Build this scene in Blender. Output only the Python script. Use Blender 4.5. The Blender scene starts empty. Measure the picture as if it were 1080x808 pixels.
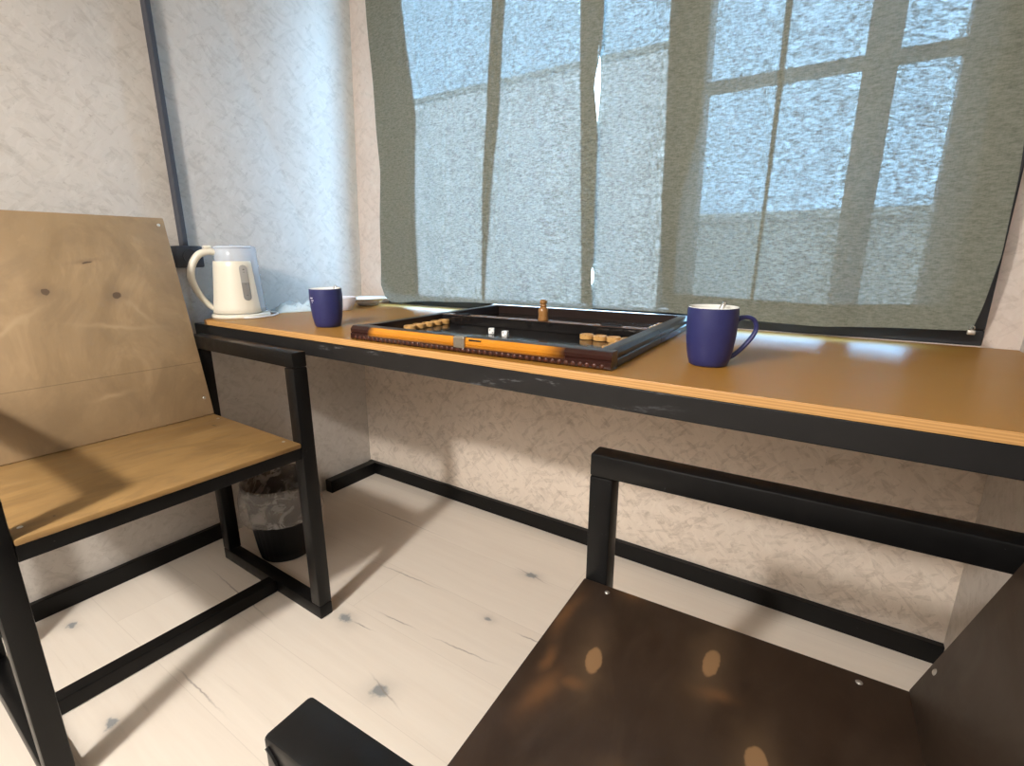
import bpy, bmesh, math, random
from mathutils import Vector, Matrix
random.seed(7)
PI = math.pi
S = bpy.context.scene
COL = S.collection

# ------------------------------------------------------------------ camera
cam_d = bpy.data.cameras.new('camera')
cam = bpy.data.objects.new('camera', cam_d); COL.objects.link(cam)
cam_d.sensor_fit = 'HORIZONTAL'; cam_d.sensor_width = 36.0
cam_d.lens = 36.0 * 524.4 / 1080.0
cam_d.clip_start = 0.02
cam.location = (1.634, -1.373, 0.934)
cam.rotation_mode = 'XYZ'
cam.rotation_euler = (PI/2 - 0.2527, 0, 0.5844)
S.camera = cam

# ------------------------------------------------------------------ world, lights, exposure
SKY_COL = (0.33, 0.62, 1.0); SKY_STR = 24.0
FILL_SUN_W = 36.0; FILL_SUN_COL = (1.0, 0.95, 0.88)
LAMP_POS = (0.89, -2.10, 1.70); LAMP_W = 142.0; LAMP_COL = (1.0, 0.95, 0.89); LAMP_R = 0.06
FILL_POS = (1.2, -2.7, 1.98); FILL_W = 30.0; FILL_COL = (1.0, 0.95, 0.89)
w = bpy.data.worlds.new('world'); S.world = w; w.use_nodes = True
bg = w.node_tree.nodes['Background']
bg.inputs[0].default_value = (*SKY_COL, 1); bg.inputs[1].default_value = SKY_STR
ld = bpy.data.lights.new('room_lamp', 'SPOT'); ld.spot_size = math.radians(140); ld.spot_blend = 1.0; ld.energy = LAMP_W; ld.color = LAMP_COL; ld.shadow_soft_size = LAMP_R
lo = bpy.data.objects.new('room_lamp', ld); lo.location = LAMP_POS; lo.rotation_euler = (math.radians(42), 0, math.radians(-4)); COL.objects.link(lo)
cd = bpy.data.lights.new('fill_light', 'AREA'); cd.energy = FILL_W; cd.color = FILL_COL; cd.shape = 'DISK'; cd.size = 1.1  # unseen fill light, added to lift the shade beneath the table
co = bpy.data.objects.new('fill_light', cd); co.location = FILL_POS; co.rotation_euler = (math.radians(52), 0, 0); COL.objects.link(co)
sd = bpy.data.lights.new('fill_sun', 'SUN'); sd.energy = FILL_SUN_W; sd.color = FILL_SUN_COL; sd.angle = .2  # added to brighten the building outside; angled so it misses the window
so = bpy.data.objects.new('fill_sun', sd); so.rotation_euler = (math.radians(50), 0, math.radians(-20)); COL.objects.link(so)
S.view_settings.view_transform = 'Standard'; S.view_settings.look = 'None'
S.view_settings.exposure = 0.0; S.view_settings.gamma = 1.0; S.view_settings.use_curve_mapping = False

# ------------------------------------------------------------------ helpers: objects
def tag(o, label=None, cat=None, group=None, kind=None):
    if label: o['label'] = label
    if cat: o['category'] = cat
    if group: o['group'] = group
    if kind: o['kind'] = kind
    return o
def obj(name, bm, m, parent=None, smooth=False, loc=None, rotz=None):
    me = bpy.data.meshes.new(name)
    bmesh.ops.recalc_face_normals(bm, faces=bm.faces[:])
    bm.to_mesh(me); bm.free()
    for mm in (m if isinstance(m, (list, tuple)) else [m]): me.materials.append(mm)
    if smooth:
        for p in me.polygons: p.use_smooth = True
    o = bpy.data.objects.new(name, me); COL.objects.link(o)
    if parent: o.parent = parent
    if loc: o.location = loc
    if rotz is not None: o.rotation_euler = (0, 0, rotz)
    return o
def thing(name, label, cat, loc=(0, 0, 0), rotz=0, group=None):
    o = bpy.data.objects.new(name, None); COL.objects.link(o)
    o.empty_display_size = .05
    o.location = loc; o.rotation_euler = (0, 0, rotz)
    return tag(o, label, cat, group)
def struct(name, bm, m, parent=None):
    o = obj(name, bm, m, parent); o['kind'] = 'structure'; return o
def autosmooth(o, ang=35):
    me = o.data
    for p in me.polygons: p.use_smooth = True
    bm = bmesh.new(); bm.from_mesh(me)
    for e in bm.edges:
        if len(e.link_faces) == 2 and e.calc_face_angle(0) > math.radians(ang): e.smooth = False
    bm.to_mesh(me); bm.free()
    return o
def copy_tree(o, parent=None):
    c = o.copy(); COL.objects.link(c)
    if parent: c.parent = parent
    for ch in list(o.children): copy_tree(ch, c)
    return c
# ------------------------------------------------------------------ helpers: shapes
def B(): return bmesh.new()
def box(bm, a, b, bev=0.0, seg=2, M=None):
    """axis aligned box between corners a and b, edges rounded by bev"""
    t = bmesh.new()
    bmesh.ops.create_cube(t, size=1)
    for v in t.verts:
        v.co = Vector([(a[i]+b[i])/2 + v.co[i]*(b[i]-a[i]) for i in range(3)])
    if bev: bmesh.ops.bevel(t, geom=t.edges[:], offset=bev, segments=seg, affect='EDGES', profile=.5)
    if M is not None: bmesh.ops.transform(t, matrix=M, verts=t.verts[:])
    join(bm, t)
def join(bm, t):
    me = bpy.data.meshes.new('tmp'); t.to_mesh(me); t.free(); bm.from_mesh(me); bpy.data.meshes.remove(me)
def lathe(bm, prof, n=48, a0=0, a1=2*PI, M=None, rmod=None):
    full = abs(a1-a0-2*PI) < 1e-6
    cnt = n if full else n+1
    t = bmesh.new(); rings = []
    for (r, z) in prof:
        ring = []
        for k in range(cnt):
            a = a0 + (a1-a0)*k/n
            rr = r if rmod is None else rmod(r, z, a)
            ring.append(t.verts.new((rr*math.cos(a), rr*math.sin(a), z)))
        rings.append(ring)
    for i in range(len(rings)-1):
        for k in range(n if full else n):
            k2 = (k+1) % cnt
            try: t.faces.new((rings[i][k], rings[i][k2], rings[i+1][k2], rings[i+1][k]))
            except ValueError: pass
    bmesh.ops.remove_doubles(t, verts=t.verts[:], dist=1e-6)
    if M is not None: bmesh.ops.transform(t, matrix=M, verts=t.verts[:])
    join(bm, t)
def tube(bm, pts, rad, n=12, flat=1.0, cap=True):
    """swept round (or flattened) section along points; rad number or list"""
    pts = [Vector(p) for p in pts]; N = len(pts)
    t = bmesh.new(); rings = []
    up = None
    for i, p in enumerate(pts):
        d = (pts[min(i+1, N-1)] - pts[max(i-1, 0)]).normalized()
        if up is None:
            up = d.orthogonal().normalized()
            if abs(d.z) < .9: up = (Vector((0, 0, 1)) - d*d.z).normalized()
        else: up = (up - d*up.dot(d)).normalized()
        s = d.cross(up)
        r = rad[i] if isinstance(rad, (list, tuple)) else rad
        rings.append([t.verts.new(p + up*(r*math.cos(2*PI*k/n)*flat) + s*(r*math.sin(2*PI*k/n))) for k in range(n)])
    for i in range(N-1):
        for k in range(n): t.faces.new((rings[i][k], rings[i][(k+1) % n], rings[i+1][(k+1) % n], rings[i+1][k]))
    if cap:
        t.faces.new(rings[0][::-1]); t.faces.new(rings[-1])
    join(bm, t)
def prism(bm, poly, z0, z1, bev=0, M=None):
    t = bmesh.new()
    lo = [t.verts.new((x, y, z0)) for x, y in poly]
    f = t.faces.new(lo)
    r = bmesh.ops.extrude_face_region(t, geom=[f])
    for v in r['geom']:
        if isinstance(v, bmesh.types.BMVert): v.co.z = z1
    if bev: bmesh.ops.bevel(t, geom=t.edges[:], offset=bev, segments=2, affect='EDGES', profile=.5)
    if M is not None: bmesh.ops.transform(t, matrix=M, verts=t.verts[:])
    join(bm, t)
def smooth_path(pts, n=8):
    P = [Vector(p) for p in pts]; out = []
    for i in range(len(P)-1):
        p0 = P[max(i-1, 0)]; p1 = P[i]; p2 = P[i+1]; p3 = P[min(i+2, len(P)-1)]
        for k in range(n):
            t = k/n
            out.append(.5*((2*p1) + (p2-p0)*t + (2*p0-5*p1+4*p2-p3)*t*t + (3*p1-p0-3*p2+p3)*t**3))
    out.append(P[-1]); return out
# ------------------------------------------------------------------ helpers: materials
class N:
    def __init__(s, name):
        s.m = bpy.data.materials.new(name); s.m.use_nodes = True
        s.t = s.m.node_tree; s.t.nodes.clear()
        s.out = s.t.nodes.new('ShaderNodeOutputMaterial')
        tc = s.t.nodes.new('ShaderNodeTexCoord'); s.co = tc.outputs['Object']
    def n(s, typ, **kw):
        x = s.t.nodes.new(typ)
        for k, v in kw.items(): setattr(x, k, v)
        return x
    def l(s, a, b): s.t.links.new(a, b)
    def setin(s, x, i, v):
        if hasattr(v, 'is_linked') or isinstance(v, bpy.types.NodeSocket): s.l(v, x.inputs[i])
        else: x.inputs[i].default_value = v
    def mapping(s, scale=(1, 1, 1), rot=(0, 0, 0), loc=(0, 0, 0), co=None):
        x = s.n('ShaderNodeMapping')
        x.inputs['Scale'].default_value = scale; x.inputs['Rotation'].default_value = rot; x.inputs['Location'].default_value = loc
        s.l(co or s.co, x.inputs[0]); return x.outputs[0]
    def noise(s, co, scale=5, detail=4, rough=.55, dist=0, col=False):
        x = s.n('ShaderNodeTexNoise'); s.l(co, x.inputs['Vector'])
        x.inputs['Scale'].default_value = scale; x.inputs['Detail'].default_value = detail
        x.inputs['Roughness'].default_value = rough; x.inputs['Distortion'].default_value = dist
        return x.outputs[1 if col else 0]
    def voro(s, co, scale=5, col=True):
        x = s.n('ShaderNodeTexVoronoi'); s.l(co, x.inputs['Vector']); x.inputs['Scale'].default_value = scale
        return x.outputs['Color'] if col else x.outputs['Distance']
    def ramp(s, fac, pts):
        x = s.n('ShaderNodeValToRGB'); s.l(fac, x.inputs[0]); e = x.color_ramp.elements
        while len(e) < len(pts): e.new(.5)
        for i, (p, c) in enumerate(pts):
            e[i].position = p; e[i].color = (c, c, c, 1) if not isinstance(c, tuple) else (*c, 1)
        return x.outputs[0]
    def mix(s, fac, a, b, mode='MIX'):
        x = s.n('ShaderNodeMix', data_type='RGBA', blend_type=mode)
        s.setin(x, 0, fac)
        for i, v in ((6, a), (7, b)):
            if isinstance(v, tuple): x.inputs[i].default_value = (*v[:3], 1)
            else: s.l(v, x.inputs[i])
        return x.outputs[2]
    def math(s, op, a, b=0.0, c=None, clamp=False):
        x = s.n('ShaderNodeMath', operation=op, use_clamp=clamp)
        s.setin(x, 0, a); s.setin(x, 1, b)
        if c is not None: s.setin(x, 2, c)
        return x.outputs[0]
    def sep(s, co=None):
        x = s.n('ShaderNodeSeparateXYZ'); s.l(co or s.co, x.inputs[0]); return x.outputs
    def spots(s, plist, axes=(0, 1), soft=.45, warp=.012, wscale=22, hard=False):
        """mask of ellipses (x,y,rx,ry,rot) in the plane of two object axes"""
        wn = s.noise(s.co, wscale, 3, .6, col=True)
        v = s.n('ShaderNodeVectorMath', operation='MULTIPLY_ADD')
        s.l(wn, v.inputs[0]); v.inputs[1].default_value = (warp,)*3; 
        v2 = s.n('ShaderNodeVectorMath', operation='ADD'); s.l(s.co, v2.inputs[0]); v2.inputs[1].default_value = (-warp/2,)*3
        s.l(v2.outputs[0], v.inputs[2])
        xyz = s.sep(v.outputs[0]); X = xyz[axes[0]]; Y = xyz[axes[1]]
        acc = None
        for (x, y, rx, ry, rot) in plist:
            c, sn = math.cos(rot), math.sin(rot)
            dx = s.math('SUBTRACT', X, x); dy = s.math('SUBTRACT', Y, y)
            u = s.math('ADD', s.math('MULTIPLY', dx, c/rx), s.math('MULTIPLY', dy, sn/rx))
            q = s.math('ADD', s.math('MULTIPLY', dx, -sn/ry), s.math('MULTIPLY', dy, c/ry))
            d = s.math('ADD', s.math('MULTIPLY', u, u), s.math('MULTIPLY', q, q))
            if hard: f = s.math('MULTIPLY', s.math('SUBTRACT', 1.0, d), 3.0, clamp=True)
            else: f = s.math('POWER', 2.718, s.math('MULTIPLY', d, -1.0/soft))
            acc = f if acc is None else s.math('MAXIMUM', acc, f)
        return acc
    def bump(s, h, strength=.2, dist=.002):
        x = s.n('ShaderNodeBump'); s.l(h, x.inputs['Height']); x.inputs['Strength'].default_value = strength
        x.inputs['Distance'].default_value = dist; return x.outputs[0]
    def bsdf(s, color, rough=.5, metal=0, spec=.5, normal=None, **kw):
        x = s.n('ShaderNodeBsdfPrincipled')
        if isinstance(color, tuple): x.inputs['Base Color'].default_value = (*color, 1)
        else: s.l(color, x.inputs['Base Color'])
        s.setin(x, 'Roughness', rough); x.inputs['Metallic'].default_value = metal
        x.inputs['Specular IOR Level'].default_value = spec
        if normal: s.l(normal, x.inputs['Normal'])
        for k, v in kw.items(): x.inputs[k].default_value = v
        return x.outputs[0]
    def done(s, sh): s.l(sh, s.out.inputs[0]); return s.m
def plain(name, c, rough=.5, metal=0, spec=.5, var=.08, scale=30, bump=0.0):
    k = N(name); f = k.noise(k.co, scale, 3)
    col = k.mix(f, tuple(x*(1-var) for x in c), tuple(min(1, x*(1+var)) for x in c))
    nrm = k.bump(f, bump, .001) if bump else None
    return k.done(k.bsdf(col, rough, metal, spec, nrm))
def osb(name, axis, base, dark, pale, amount=1.0):
    """whitewashed strand board; axis = normal of the wall (0 or 1)"""
    k = N(name)
    def rot(a): return (a, 0, 0) if axis == 0 else (0, a, 0)
    def sc(l, t):
        return (3, l, t) if axis == 0 else (l, 3, t)
    col = None
    big = k.ramp(k.noise(k.co, 3.2, 4, .6), [(.3, 0.0), (.7, 1.0)])
    col = k.mix(big, tuple(c*.93 for c in base), tuple(min(1, c*1.05) for c in base))
    for i, a in enumerate((.3, 1.25, -.7, 2.2, .85, -1.2)):
        co = k.mapping(sc(27, 88), (0, 0, 0), (i*1.7, i*.9, i*2.3), co=k.mapping((1, 1, 1), rot(a)))
        v = k.voro(co, 1.0)
        g = k.sep(v)[0]
        msk = k.ramp(g, [(.80, 0.0), (.86, 1.0)])
        nz = k.ramp(k.noise(co, 1.3, 4, .7), [(.35, 0.0), (.65, 1.0)])
        f = k.math('MULTIPLY', k.math('MULTIPLY', msk, nz), .30*amount)
        col = k.mix(f, col, dark if i % 2 == 0 else pale)
    for i, a in enumerate((.5, -.4, 1.5, 2.5)):
        co = k.mapping(sc(30, 120), (0, 0, 0), (i*3.1, i*1.9, i*.7), co=k.mapping((1, 1, 1), rot(a)))
        nz = k.noise(co, 1.0, 5, .75)
        m = k.ramp(nz, [(.61, 0.0), (.70, 1.0)])
        patch = k.ramp(k.noise(k.co, 7+i, 2), [(.42, 0.0), (.62, 1.0)])
        f = k.math('MULTIPLY', k.math('MULTIPLY', m, patch), .55*amount)
        col = k.mix(f, col, dark)
    sp = k.ramp(k.noise(k.co, 62, 4, .7), [(.62, 0.0), (.72, 1.0)])
    col = k.mix(k.math('MULTIPLY', sp, .50*amount), col, dark)
    h = k.noise(k.mapping(sc(20, 60), co=k.mapping((1, 1, 1), rot(.6))), 1.0, 5, .7)
    return k.done(k.bsdf(col, .55, 0, .35, k.bump(h, .25, .002)))

M = {}
M['osb_x'] = osb('whitewashed_strand_board_side', 0, (.55, .51, .465), (.27, .24, .20), (.66, .625, .58), .8)
M['osb_y'] = osb('whitewashed_strand_board_window_side', 1, (.60, .51, .45), (.33, .265, .215), (.68, .62, .56), .8)
M['osb_low'] = osb('thinly_washed_strand_board', 1, (.76, .66, .56), (.33, .255, .19), (.84, .75, .65), 1.2)
M['paint'] = plain('ceiling_white_paint', (.74, .71, .67), .7)
M['black_steel'] = None
def steel():
    k = N('black_painted_steel')
    f = k.noise(k.co, 35, 5, .6)
    col = k.mix(f, (.003, .003, .0032), (.0065, .0063, .0063))
    sc = k.ramp(k.noise(k.co, 90, 4, .7), [(.70, 0.0), (.74, 1.0)])
    col = k.mix(k.math('MULTIPLY', sc, .25), col, (.16, .16, .16))
    return k.done(k.bsdf(col, k.ramp(f, [(.3, .30), (.7, .42)]), 0, .22, k.bump(f, .08, .001)))
M['black_steel'] = steel()
def scuffed():
    k = N('scuffed_black_steel')
    f = k.noise(k.co, 30, 5, .6)
    col = k.mix(f, (.008, .008, .008), (.017, .016, .016))
    s = k.ramp(k.noise(k.mapping((7, 14, 32)), 1, 5, .72), [(.60, 0.0), (.66, 1.0)])
    xs = k.sep()[0]
    win = k.math('MULTIPLY', k.ramp(xs, [(.30, 0.0), (.42, 1.0)]), k.ramp(k.math('MULTIPLY', xs, .5), [(.66, 1.0), (.74, 0.0)]))
    col = k.mix(k.math('MULTIPLY', k.math('MULTIPLY', s, win), .6), col, (.17, .17, .18))
    return k.done(k.bsdf(col, .4, 0, .35, k.bump(f, .08, .001)))
M['scuffed_steel'] = scuffed()
M['black_plastic'] = plain('black_plastic', (.006, .006, .007), .5, spec=.25)
M['trunk'] = plain('dark_slate_plastic', (.045, .05, .065), .5)
M['frame_dark'] = plain('dark_window_frame_paint', (.022, .025, .032), .4)

def floor_mat():
    k = N('whitewashed_oak_boards')
    xyz = k.sep()
    W, Lg = .192, 1.9
    row = k.math('FLOOR', k.math('DIVIDE', k.math('ADD', xyz[1], 5.0+.055), W))
    fr = k.math('FRACT', k.math('DIVIDE', k.math('ADD', xyz[1], 5.0+.055), W))
    off = k.math('FRACT', k.math('MULTIPLY', row, .377))
    lx = k.math('ADD', k.math('DIVIDE', xyz[0], Lg), k.math('ADD', off, 4.0))
    cx = k.math('FRACT', lx); bid = k.math('FLOOR', lx)
    wn = k.n('ShaderNodeTexWhiteNoise', noise_dimensions='2D')
    cv = k.n('ShaderNodeCombineXYZ'); k.l(row, cv.inputs[0]); k.l(bid, cv.inputs[1]); k.l(cv.outputs[0], wn.inputs[0])
    v = wn.outputs[0]
    cv2 = k.n('ShaderNodeCombineXYZ'); k.l(k.math('MULTIPLY', v, 9.0), cv2.inputs[2])
    ad = k.n('ShaderNodeVectorMath', operation='ADD'); k.l(k.co, ad.inputs[0]); k.l(cv2.outputs[0], ad.inputs[1])
    g = k.noise(k.mapping((2.2, 38, 1), co=ad.outputs[0]), 1, 5, .65, .4)
    col = k.mix(k.ramp(g, [(.3, 0.0), (.72, 1.0)]), (.74, .665, .575), (.79, .72, .63))
    col = k.mix(k.math('MULTIPLY', k.math('SUBTRACT', v, .5), .35, clamp=True), col, (.58, .50, .42))
    lines = k.noise(k.mapping((3.2, 75, 1), co=ad.outputs[0]), 1, 4, .6, .8)
    col = k.mix(k.math('MULTIPLY', k.ramp(lines, [(.66, 0.0), (.74, 1.0)]), .16), col, (.42, .36, .30))
    # board joints
    e = k.math('MINIMUM', fr, k.math('SUBTRACT', 1.0, fr))
    j1 = k.math('LESS_THAN', e, .0045)
    e2 = k.math('MINIMUM', cx, k.math('SUBTRACT', 1.0, cx)); j2 = k.math('LESS_THAN', e2, .0006)
    col = k.mix(k.math('MULTIPLY', k.math('MAXIMUM', j1, j2), .20), col, (.40, .34, .28))
    # knots: grey blue hearts with a pale smoky halo
    kn = [(.963, -.255, .020, .013, .2), (.965, -.475, .012, .009, 0), (.896, -.787, .021, .018, .6), (.646, -.682, .022, .015, -.2),
          (.074, -1.093, .016, .010, .2), (.497, -1.147, .015, .011, 0)]
    halo = k.spots([(a, b, c*2.8, d*2.4, r) for a, b, c, d, r in kn], soft=.5, warp=.03)
    col = k.mix(k.math('MULTIPLY', halo, .55), col, (.46, .42, .37))
    heart = k.spots(kn, warp=.030, soft=.75, wscale=45)
    heart = k.ramp(heart, [(.18, 0.0), (.62, 1.0)])
    col = k.mix(k.math('MULTIPLY', heart, .85), col, (.22, .24, .25))
    cr = []
    for (x0, y0, x1, y1) in [(.539, -.467, .764, -.455), (.707, -.616, .826, -.608), (.891, -.605, 1.058, -.588), (.671, -.678, .742, -.672), (.46, -1.006, .653, -1.009),
                             (.142, -.77, .479, -.796), (.211, -.234, .579, -.24), (1.055, -.477, 1.135, -.47), 
                             (.91, -.245, 1.02, -.262), (.852, -.770, .959, -.796), (1.3, -.20, 1.7, -.215)]:
        cr.append(((x0+x1)/2, (y0+y1)/2, math.hypot(x1-x0, y1-y0)/2, .0022, math.atan2(y1-y0, x1-x0)))
    crm = k.spots(cr, warp=.011, soft=.6, wscale=30)
    col = k.mix(k.math('MULTIPLY', crm, .8), col, (.27, .23, .20))
    return k.done(k.bsdf(col, k.ramp(g, [(.3, .42), (.7, .55)]), 0, .35, k.bump(g, .08, .001)))
M['floor'] = floor_mat()

def wood(name, c0, c1, grain=(3, 26, 26), rough=.45, spec=.4, knots=None, axes=(0, 1), kcol=None, hcol=None, pale=None, palecol=None, line=None, mott=.5, mcol=None):
    k = N(name)
    g = k.noise(k.mapping(grain), 1, 6, .62, 1.2)
    col = k.mix(k.ramp(g, [(.28, 0.0), (.72, 1.0)]), c0, c1)
    blot = k.ramp(k.noise(k.co, 7, 4, .6), [(.36, 0.0), (.66, 1.0)])
    col = k.mix(k.math('MULTIPLY', blot, mott), col, mcol or tuple(c*.72 for c in c0))
    fg = k.noise(k.mapping(tuple(3.5+.22*g_ for g_ in grain)), 1, 4, .6, 2.2)
    col = k.mix(k.ramp(fg, [(.38, .38), (.5, 0.0)]), col, mcol or tuple(c*.72 for c in c0))
    col = k.mix(k.ramp(fg, [(.56, 0.0), (.68, .40)]), col, tuple(min(1, c*1.25) for c in c1))
    if pale:
        col = k.mix(k.math('MULTIPLY', k.spots(pale, axes, .55, .05, 9), .75), col, palecol)
    if knots:
        col = k.mix(k.math('MULTIPLY', k.spots([(a, b, c*3.6, d*3.0, r) for a, b, c, d, r in knots], axes, .5, .05, 9), .55), col, hcol)
        col = k.mix(k.math('MULTIPLY', k.spots(knots, axes, hard=True, warp=.008, wscale=40), .9), col, kcol)
    if line is not None:
        xyz = k.sep(); a, p, wd = line
        d = k.math('ABSOLUTE', k.math('SUBTRACT', xyz[a], p))
        col = k.mix(k.math('MULTIPLY', k.math('LESS_THAN', d, wd), .45), col, tuple(c*.4 for c in c0))
    return k.done(k.bsdf(col, k.ramp(g, [(.3, rough-.06), (.7, rough+.08)]), 0, spec, k.bump(g, .06, .001)))

# ------------------------------------------------------------------ the room
RW = 1.94          # right wall
bm = B(); box(bm, (-.20, -3.2, -.05), (RW+.10, .10, 0)); struct('floor', bm, M['floor'])
bm = B(); box(bm, (-.20, -3.2, 2.30), (RW+.10, .10, 2.36)); struct('ceiling', bm, M['paint'])
# left wall: recessed plane towards the room, thicker panel next to the window (leans a little at the corner)
bm = B()
box(bm, (-.20, -3.2, 0), (-.034, -.63, 2.3))
def cx(z): return -.03 + .048*z
t = bmesh.new()
for (a, b) in (((-.20, -.63), (-.20, .10)),):
    pass
v = {}
for nm, x, y, z in (('a', -.20, -.632, 0), ('b', -.20, .10, 0), ('c', cx(0), .10, 0), ('d', -.031, -.632, 0),
                    ('e', -.20, -.632, 2.3), ('f', -.20, .10, 2.3), ('g', cx(2.3), .10, 2.3), ('h', -.031, -.632, 2.3)):
    v[nm] = t.verts.new((x, y, z))
for f in ('abcd', 'efgh', 'abfe', 'bcgf', 'cdhg', 'dahe'): t.faces.new([v[c] for c in f])
bmesh.ops.recalc_face_normals(t, faces=t.faces[:]); join(bm, t)
struct('wall_left', bm, M['osb_x'])
bm = B(); box(bm, (RW, -3.2, 0), (RW+.10, .10, 2.3)); struct('wall_right', bm, M['osb_x'])
bm = B(); box(bm, (-.20, -3.3, 0), (RW+.10, -3.2, 2.3)); struct('wall_rear', bm, M['osb_y'])
# window wall with its opening
WX0, WX1, WZ0, WZ1 = .15, 1.882, .752, 1.96
bm = B()
box(bm, (-.05, 0, 0), (RW, .10, .735)); struct('wall_front', bm, M['osb_low'])
bm = B()
for a, b in (((-.05, 0, .735), (WX0, .10, 2.3)), ((WX1, 0, .735), (RW, .10, 2.3)), ((WX0, 0, WZ1), (WX1, .10, 2.3)), ((WX0, 0, .735), (WX1, .10, WZ0))):
    box(bm, a, b)
struct('wall_front_upper', bm, M['osb_y'])
# baseboards: flat black steel
BH = .052
bm = B(); box(bm, (-.025, -.019, 0), (RW, 0, BH), .002); struct('baseboard_front', bm, M['black_steel'])
bm = B(); box(bm, (-.02, -.245, 0), (.018, -.019, BH), .002); struct('baseboard_left_short', bm, M['black_steel'])
bm = B(); box(bm, (-.034, -3.0, 0), (-.016, -.634, BH), .002); struct('baseboard_left', bm, M['black_steel'])
bm = B(); box(bm, (-.034, -.642, .92), (-.006, -.628, 2.3), .002); struct('trim_1', bm, M['trunk'])

# window: dark frame, mullions and panes
win = bpy.data.objects.new('window_1', None); COL.objects.link(win); win['kind'] = 'structure'
win.location = (0, 0, 0)
bm = B()
fy0, fy1 = -.004, .06
box(bm, (WX0, fy0, WZ0+.0325), (WX0+.024, fy1, WZ1-.0505), .003)
box(bm, (WX1-.12, fy0, WZ0+.0325), (WX1, fy1, WZ1-.0505), .003)
box(bm, (WX0, fy0, WZ0), (WX1, fy1, WZ0+.032), .003)
box(bm, (WX0, fy0, WZ1-.05), (WX1, fy1, WZ1), .003)
struct('window_frame', bm, M['frame_dark'], win)
for (a, b) in ((1.20, 1.285), (1.60, 1.66)):
    bm = B(); box(bm, (a, .002, WZ0+.04), (b, .055, WZ1-.05), .003); struct('mullion', bm, M['frame_dark'], win)
bm = B(); box(bm, (1.285, .012, 1.316), (1.60, .05, 1.338), .003); struct('glazing_bar', bm, M['frame_dark'], win)
bm = B(); box(bm, (1.66, .012, 1.316), (1.765, .05, 1.338), .003); struct('glazing_bar', bm, M['frame_dark'], win)
k = N('window_glass')
fr = k.n('ShaderNodeFresnel'); fr.inputs[0].default_value = 1.45
tr = k.n('ShaderNodeBsdfTransparent'); tr.inputs[0].default_value = (.93, .96, .95, 1)
gl = k.n('ShaderNodeBsdfGlossy'); gl.inputs['Roughness'].default_value = .02
gm = k.n('ShaderNodeNewGeometry'); ff = k.math('MULTIPLY', fr.outputs[0], k.math('SUBTRACT', 1.0, gm.outputs['Backfacing']))
ms = k.n('ShaderNodeMixShader'); k.l(ff, ms.inputs[0]); k.l(tr.outputs[0], ms.inputs[1]); k.l(gl.outputs[0], ms.inputs[2])
M['glass'] = k.done(ms.outputs[0])
for (a, b) in ((WX0+.02, 1.21), (1.275, 1.61), (1.65, WX1-.11)):
    bm = B(); box(bm, (a, .014, WZ0+.03), (b, .018, WZ1-.04)); struct('pane', bm, M['glass'], win)

# outside: pale neighbouring building and a low wall, seen only through the weave
M['pale_plaster'] = plain('pale_plaster', (.62, .62, .62), .8)
M['grey_wall'] = plain('grey_render', (.23, .25, .245), .8)
M['ground'] = plain('grey_ground', (.25, .26, .24), .9)
bm = B(); box(bm, (-20, .3, -.6), (20, 30, -.5)); struct('ground_outside', bm, M['ground'])
nb = thing('building', 'pale building outside the left part of the window, dim behind the curtain', 'building', (-4.6, 5.5, -.5))
bm = B(); box(bm, (-5.4, -1.5, 0), (4.68, -1.0, 3.36)); obj('wall', bm, M['pale_plaster'], nb)
bm = B(); box(bm, (-5.42, -1.52, 3.36), (4.70, -.98, 3.42)); obj('roof', bm, M['grey_wall'], nb)
bm = B(); box(bm, (.11, 4.0, -.5), (14, 4.2, 1.25)); box(bm, (.11, 3.96, 1.25), (14.05, 4.24, 1.32))
tag(obj('garden_wall', bm, M['grey_wall']), 'grey low wall outside, dim behind the right curtain', 'wall')

# ------------------------------------------------------------------ wall mounted table
TZ, TY = .75, -.656
tb = thing('table', 'long brown laminate table on black steel frame fixed beneath the window', 'table', (0, 0, 0))
def table_top():
    k = N('brown_laminate_board')
    n1 = k.noise(k.co, 3, 4, .6); n2 = k.noise(k.mapping((30, 120, 60)), 1, 4, .6)
    col = k.mix(k.ramp(n1, [(.3, 0.0), (.7, 1.0)]), (.315, .150, .024), (.36, .176, .032))
    col = k.mix(k.math('MULTIPLY', n2, .22), col, (.25, .114, .020))
    sc = k.ramp(k.noise(k.co, 55, 3, .5), [(.74, 0.0), (.77, 1.0)])
    col = k.mix(k.math('MULTIPLY', sc, .5), col, (.12, .07, .035))
    return k.done(k.bsdf(col, k.ramp(n1, [(.3, .36), (.7, .44)]), 0, .28))
def ply_edge():
    k = N('raw_plywood_edge')
    z = k.sep()[2]
    st = k.math('FRACT', k.math('MULTIPLY', z, 260.0))
    col = k.mix(k.ramp(st, [(.40, 0.0), (.55, 1.0)]), (.60, .34, .12), (.46, .24, .08))
    g = k.noise(k.mapping((4, 60, 200)), 1, 4)
    return k.done(k.bsdf(k.mix(k.math('MULTIPLY', g, .4), col, (.36, .18, .06)), .5))
M['table_top'] = table_top(); M['ply_edge'] = ply_edge()
bm = B()
prism(bm, [(.078, TY), (RW-.002, TY), (RW-.002, -.006), (.012, -.006), (.006, -.575), (.03, -.60)], TZ-.015, TZ, .0012)
top = obj('tabletop', bm, [M['table_top'], M['ply_edge']], tb)
for p in top.data.polygons:
    if abs(p.normal.z) < .6: p.material_index = 1
bm = B(); box(bm, (.006, TY+.004, TZ-.055), (RW-.002, TY+.034, TZ-.0155), .002); obj('front_rail', bm, M['scuffed_steel'], tb)
bm = B(); box(bm, (.012, -.040, TZ-.055), (RW-.004, -.006, TZ-.0155), .002); obj('rear_rail', bm, M['black_steel'], tb)
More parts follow.
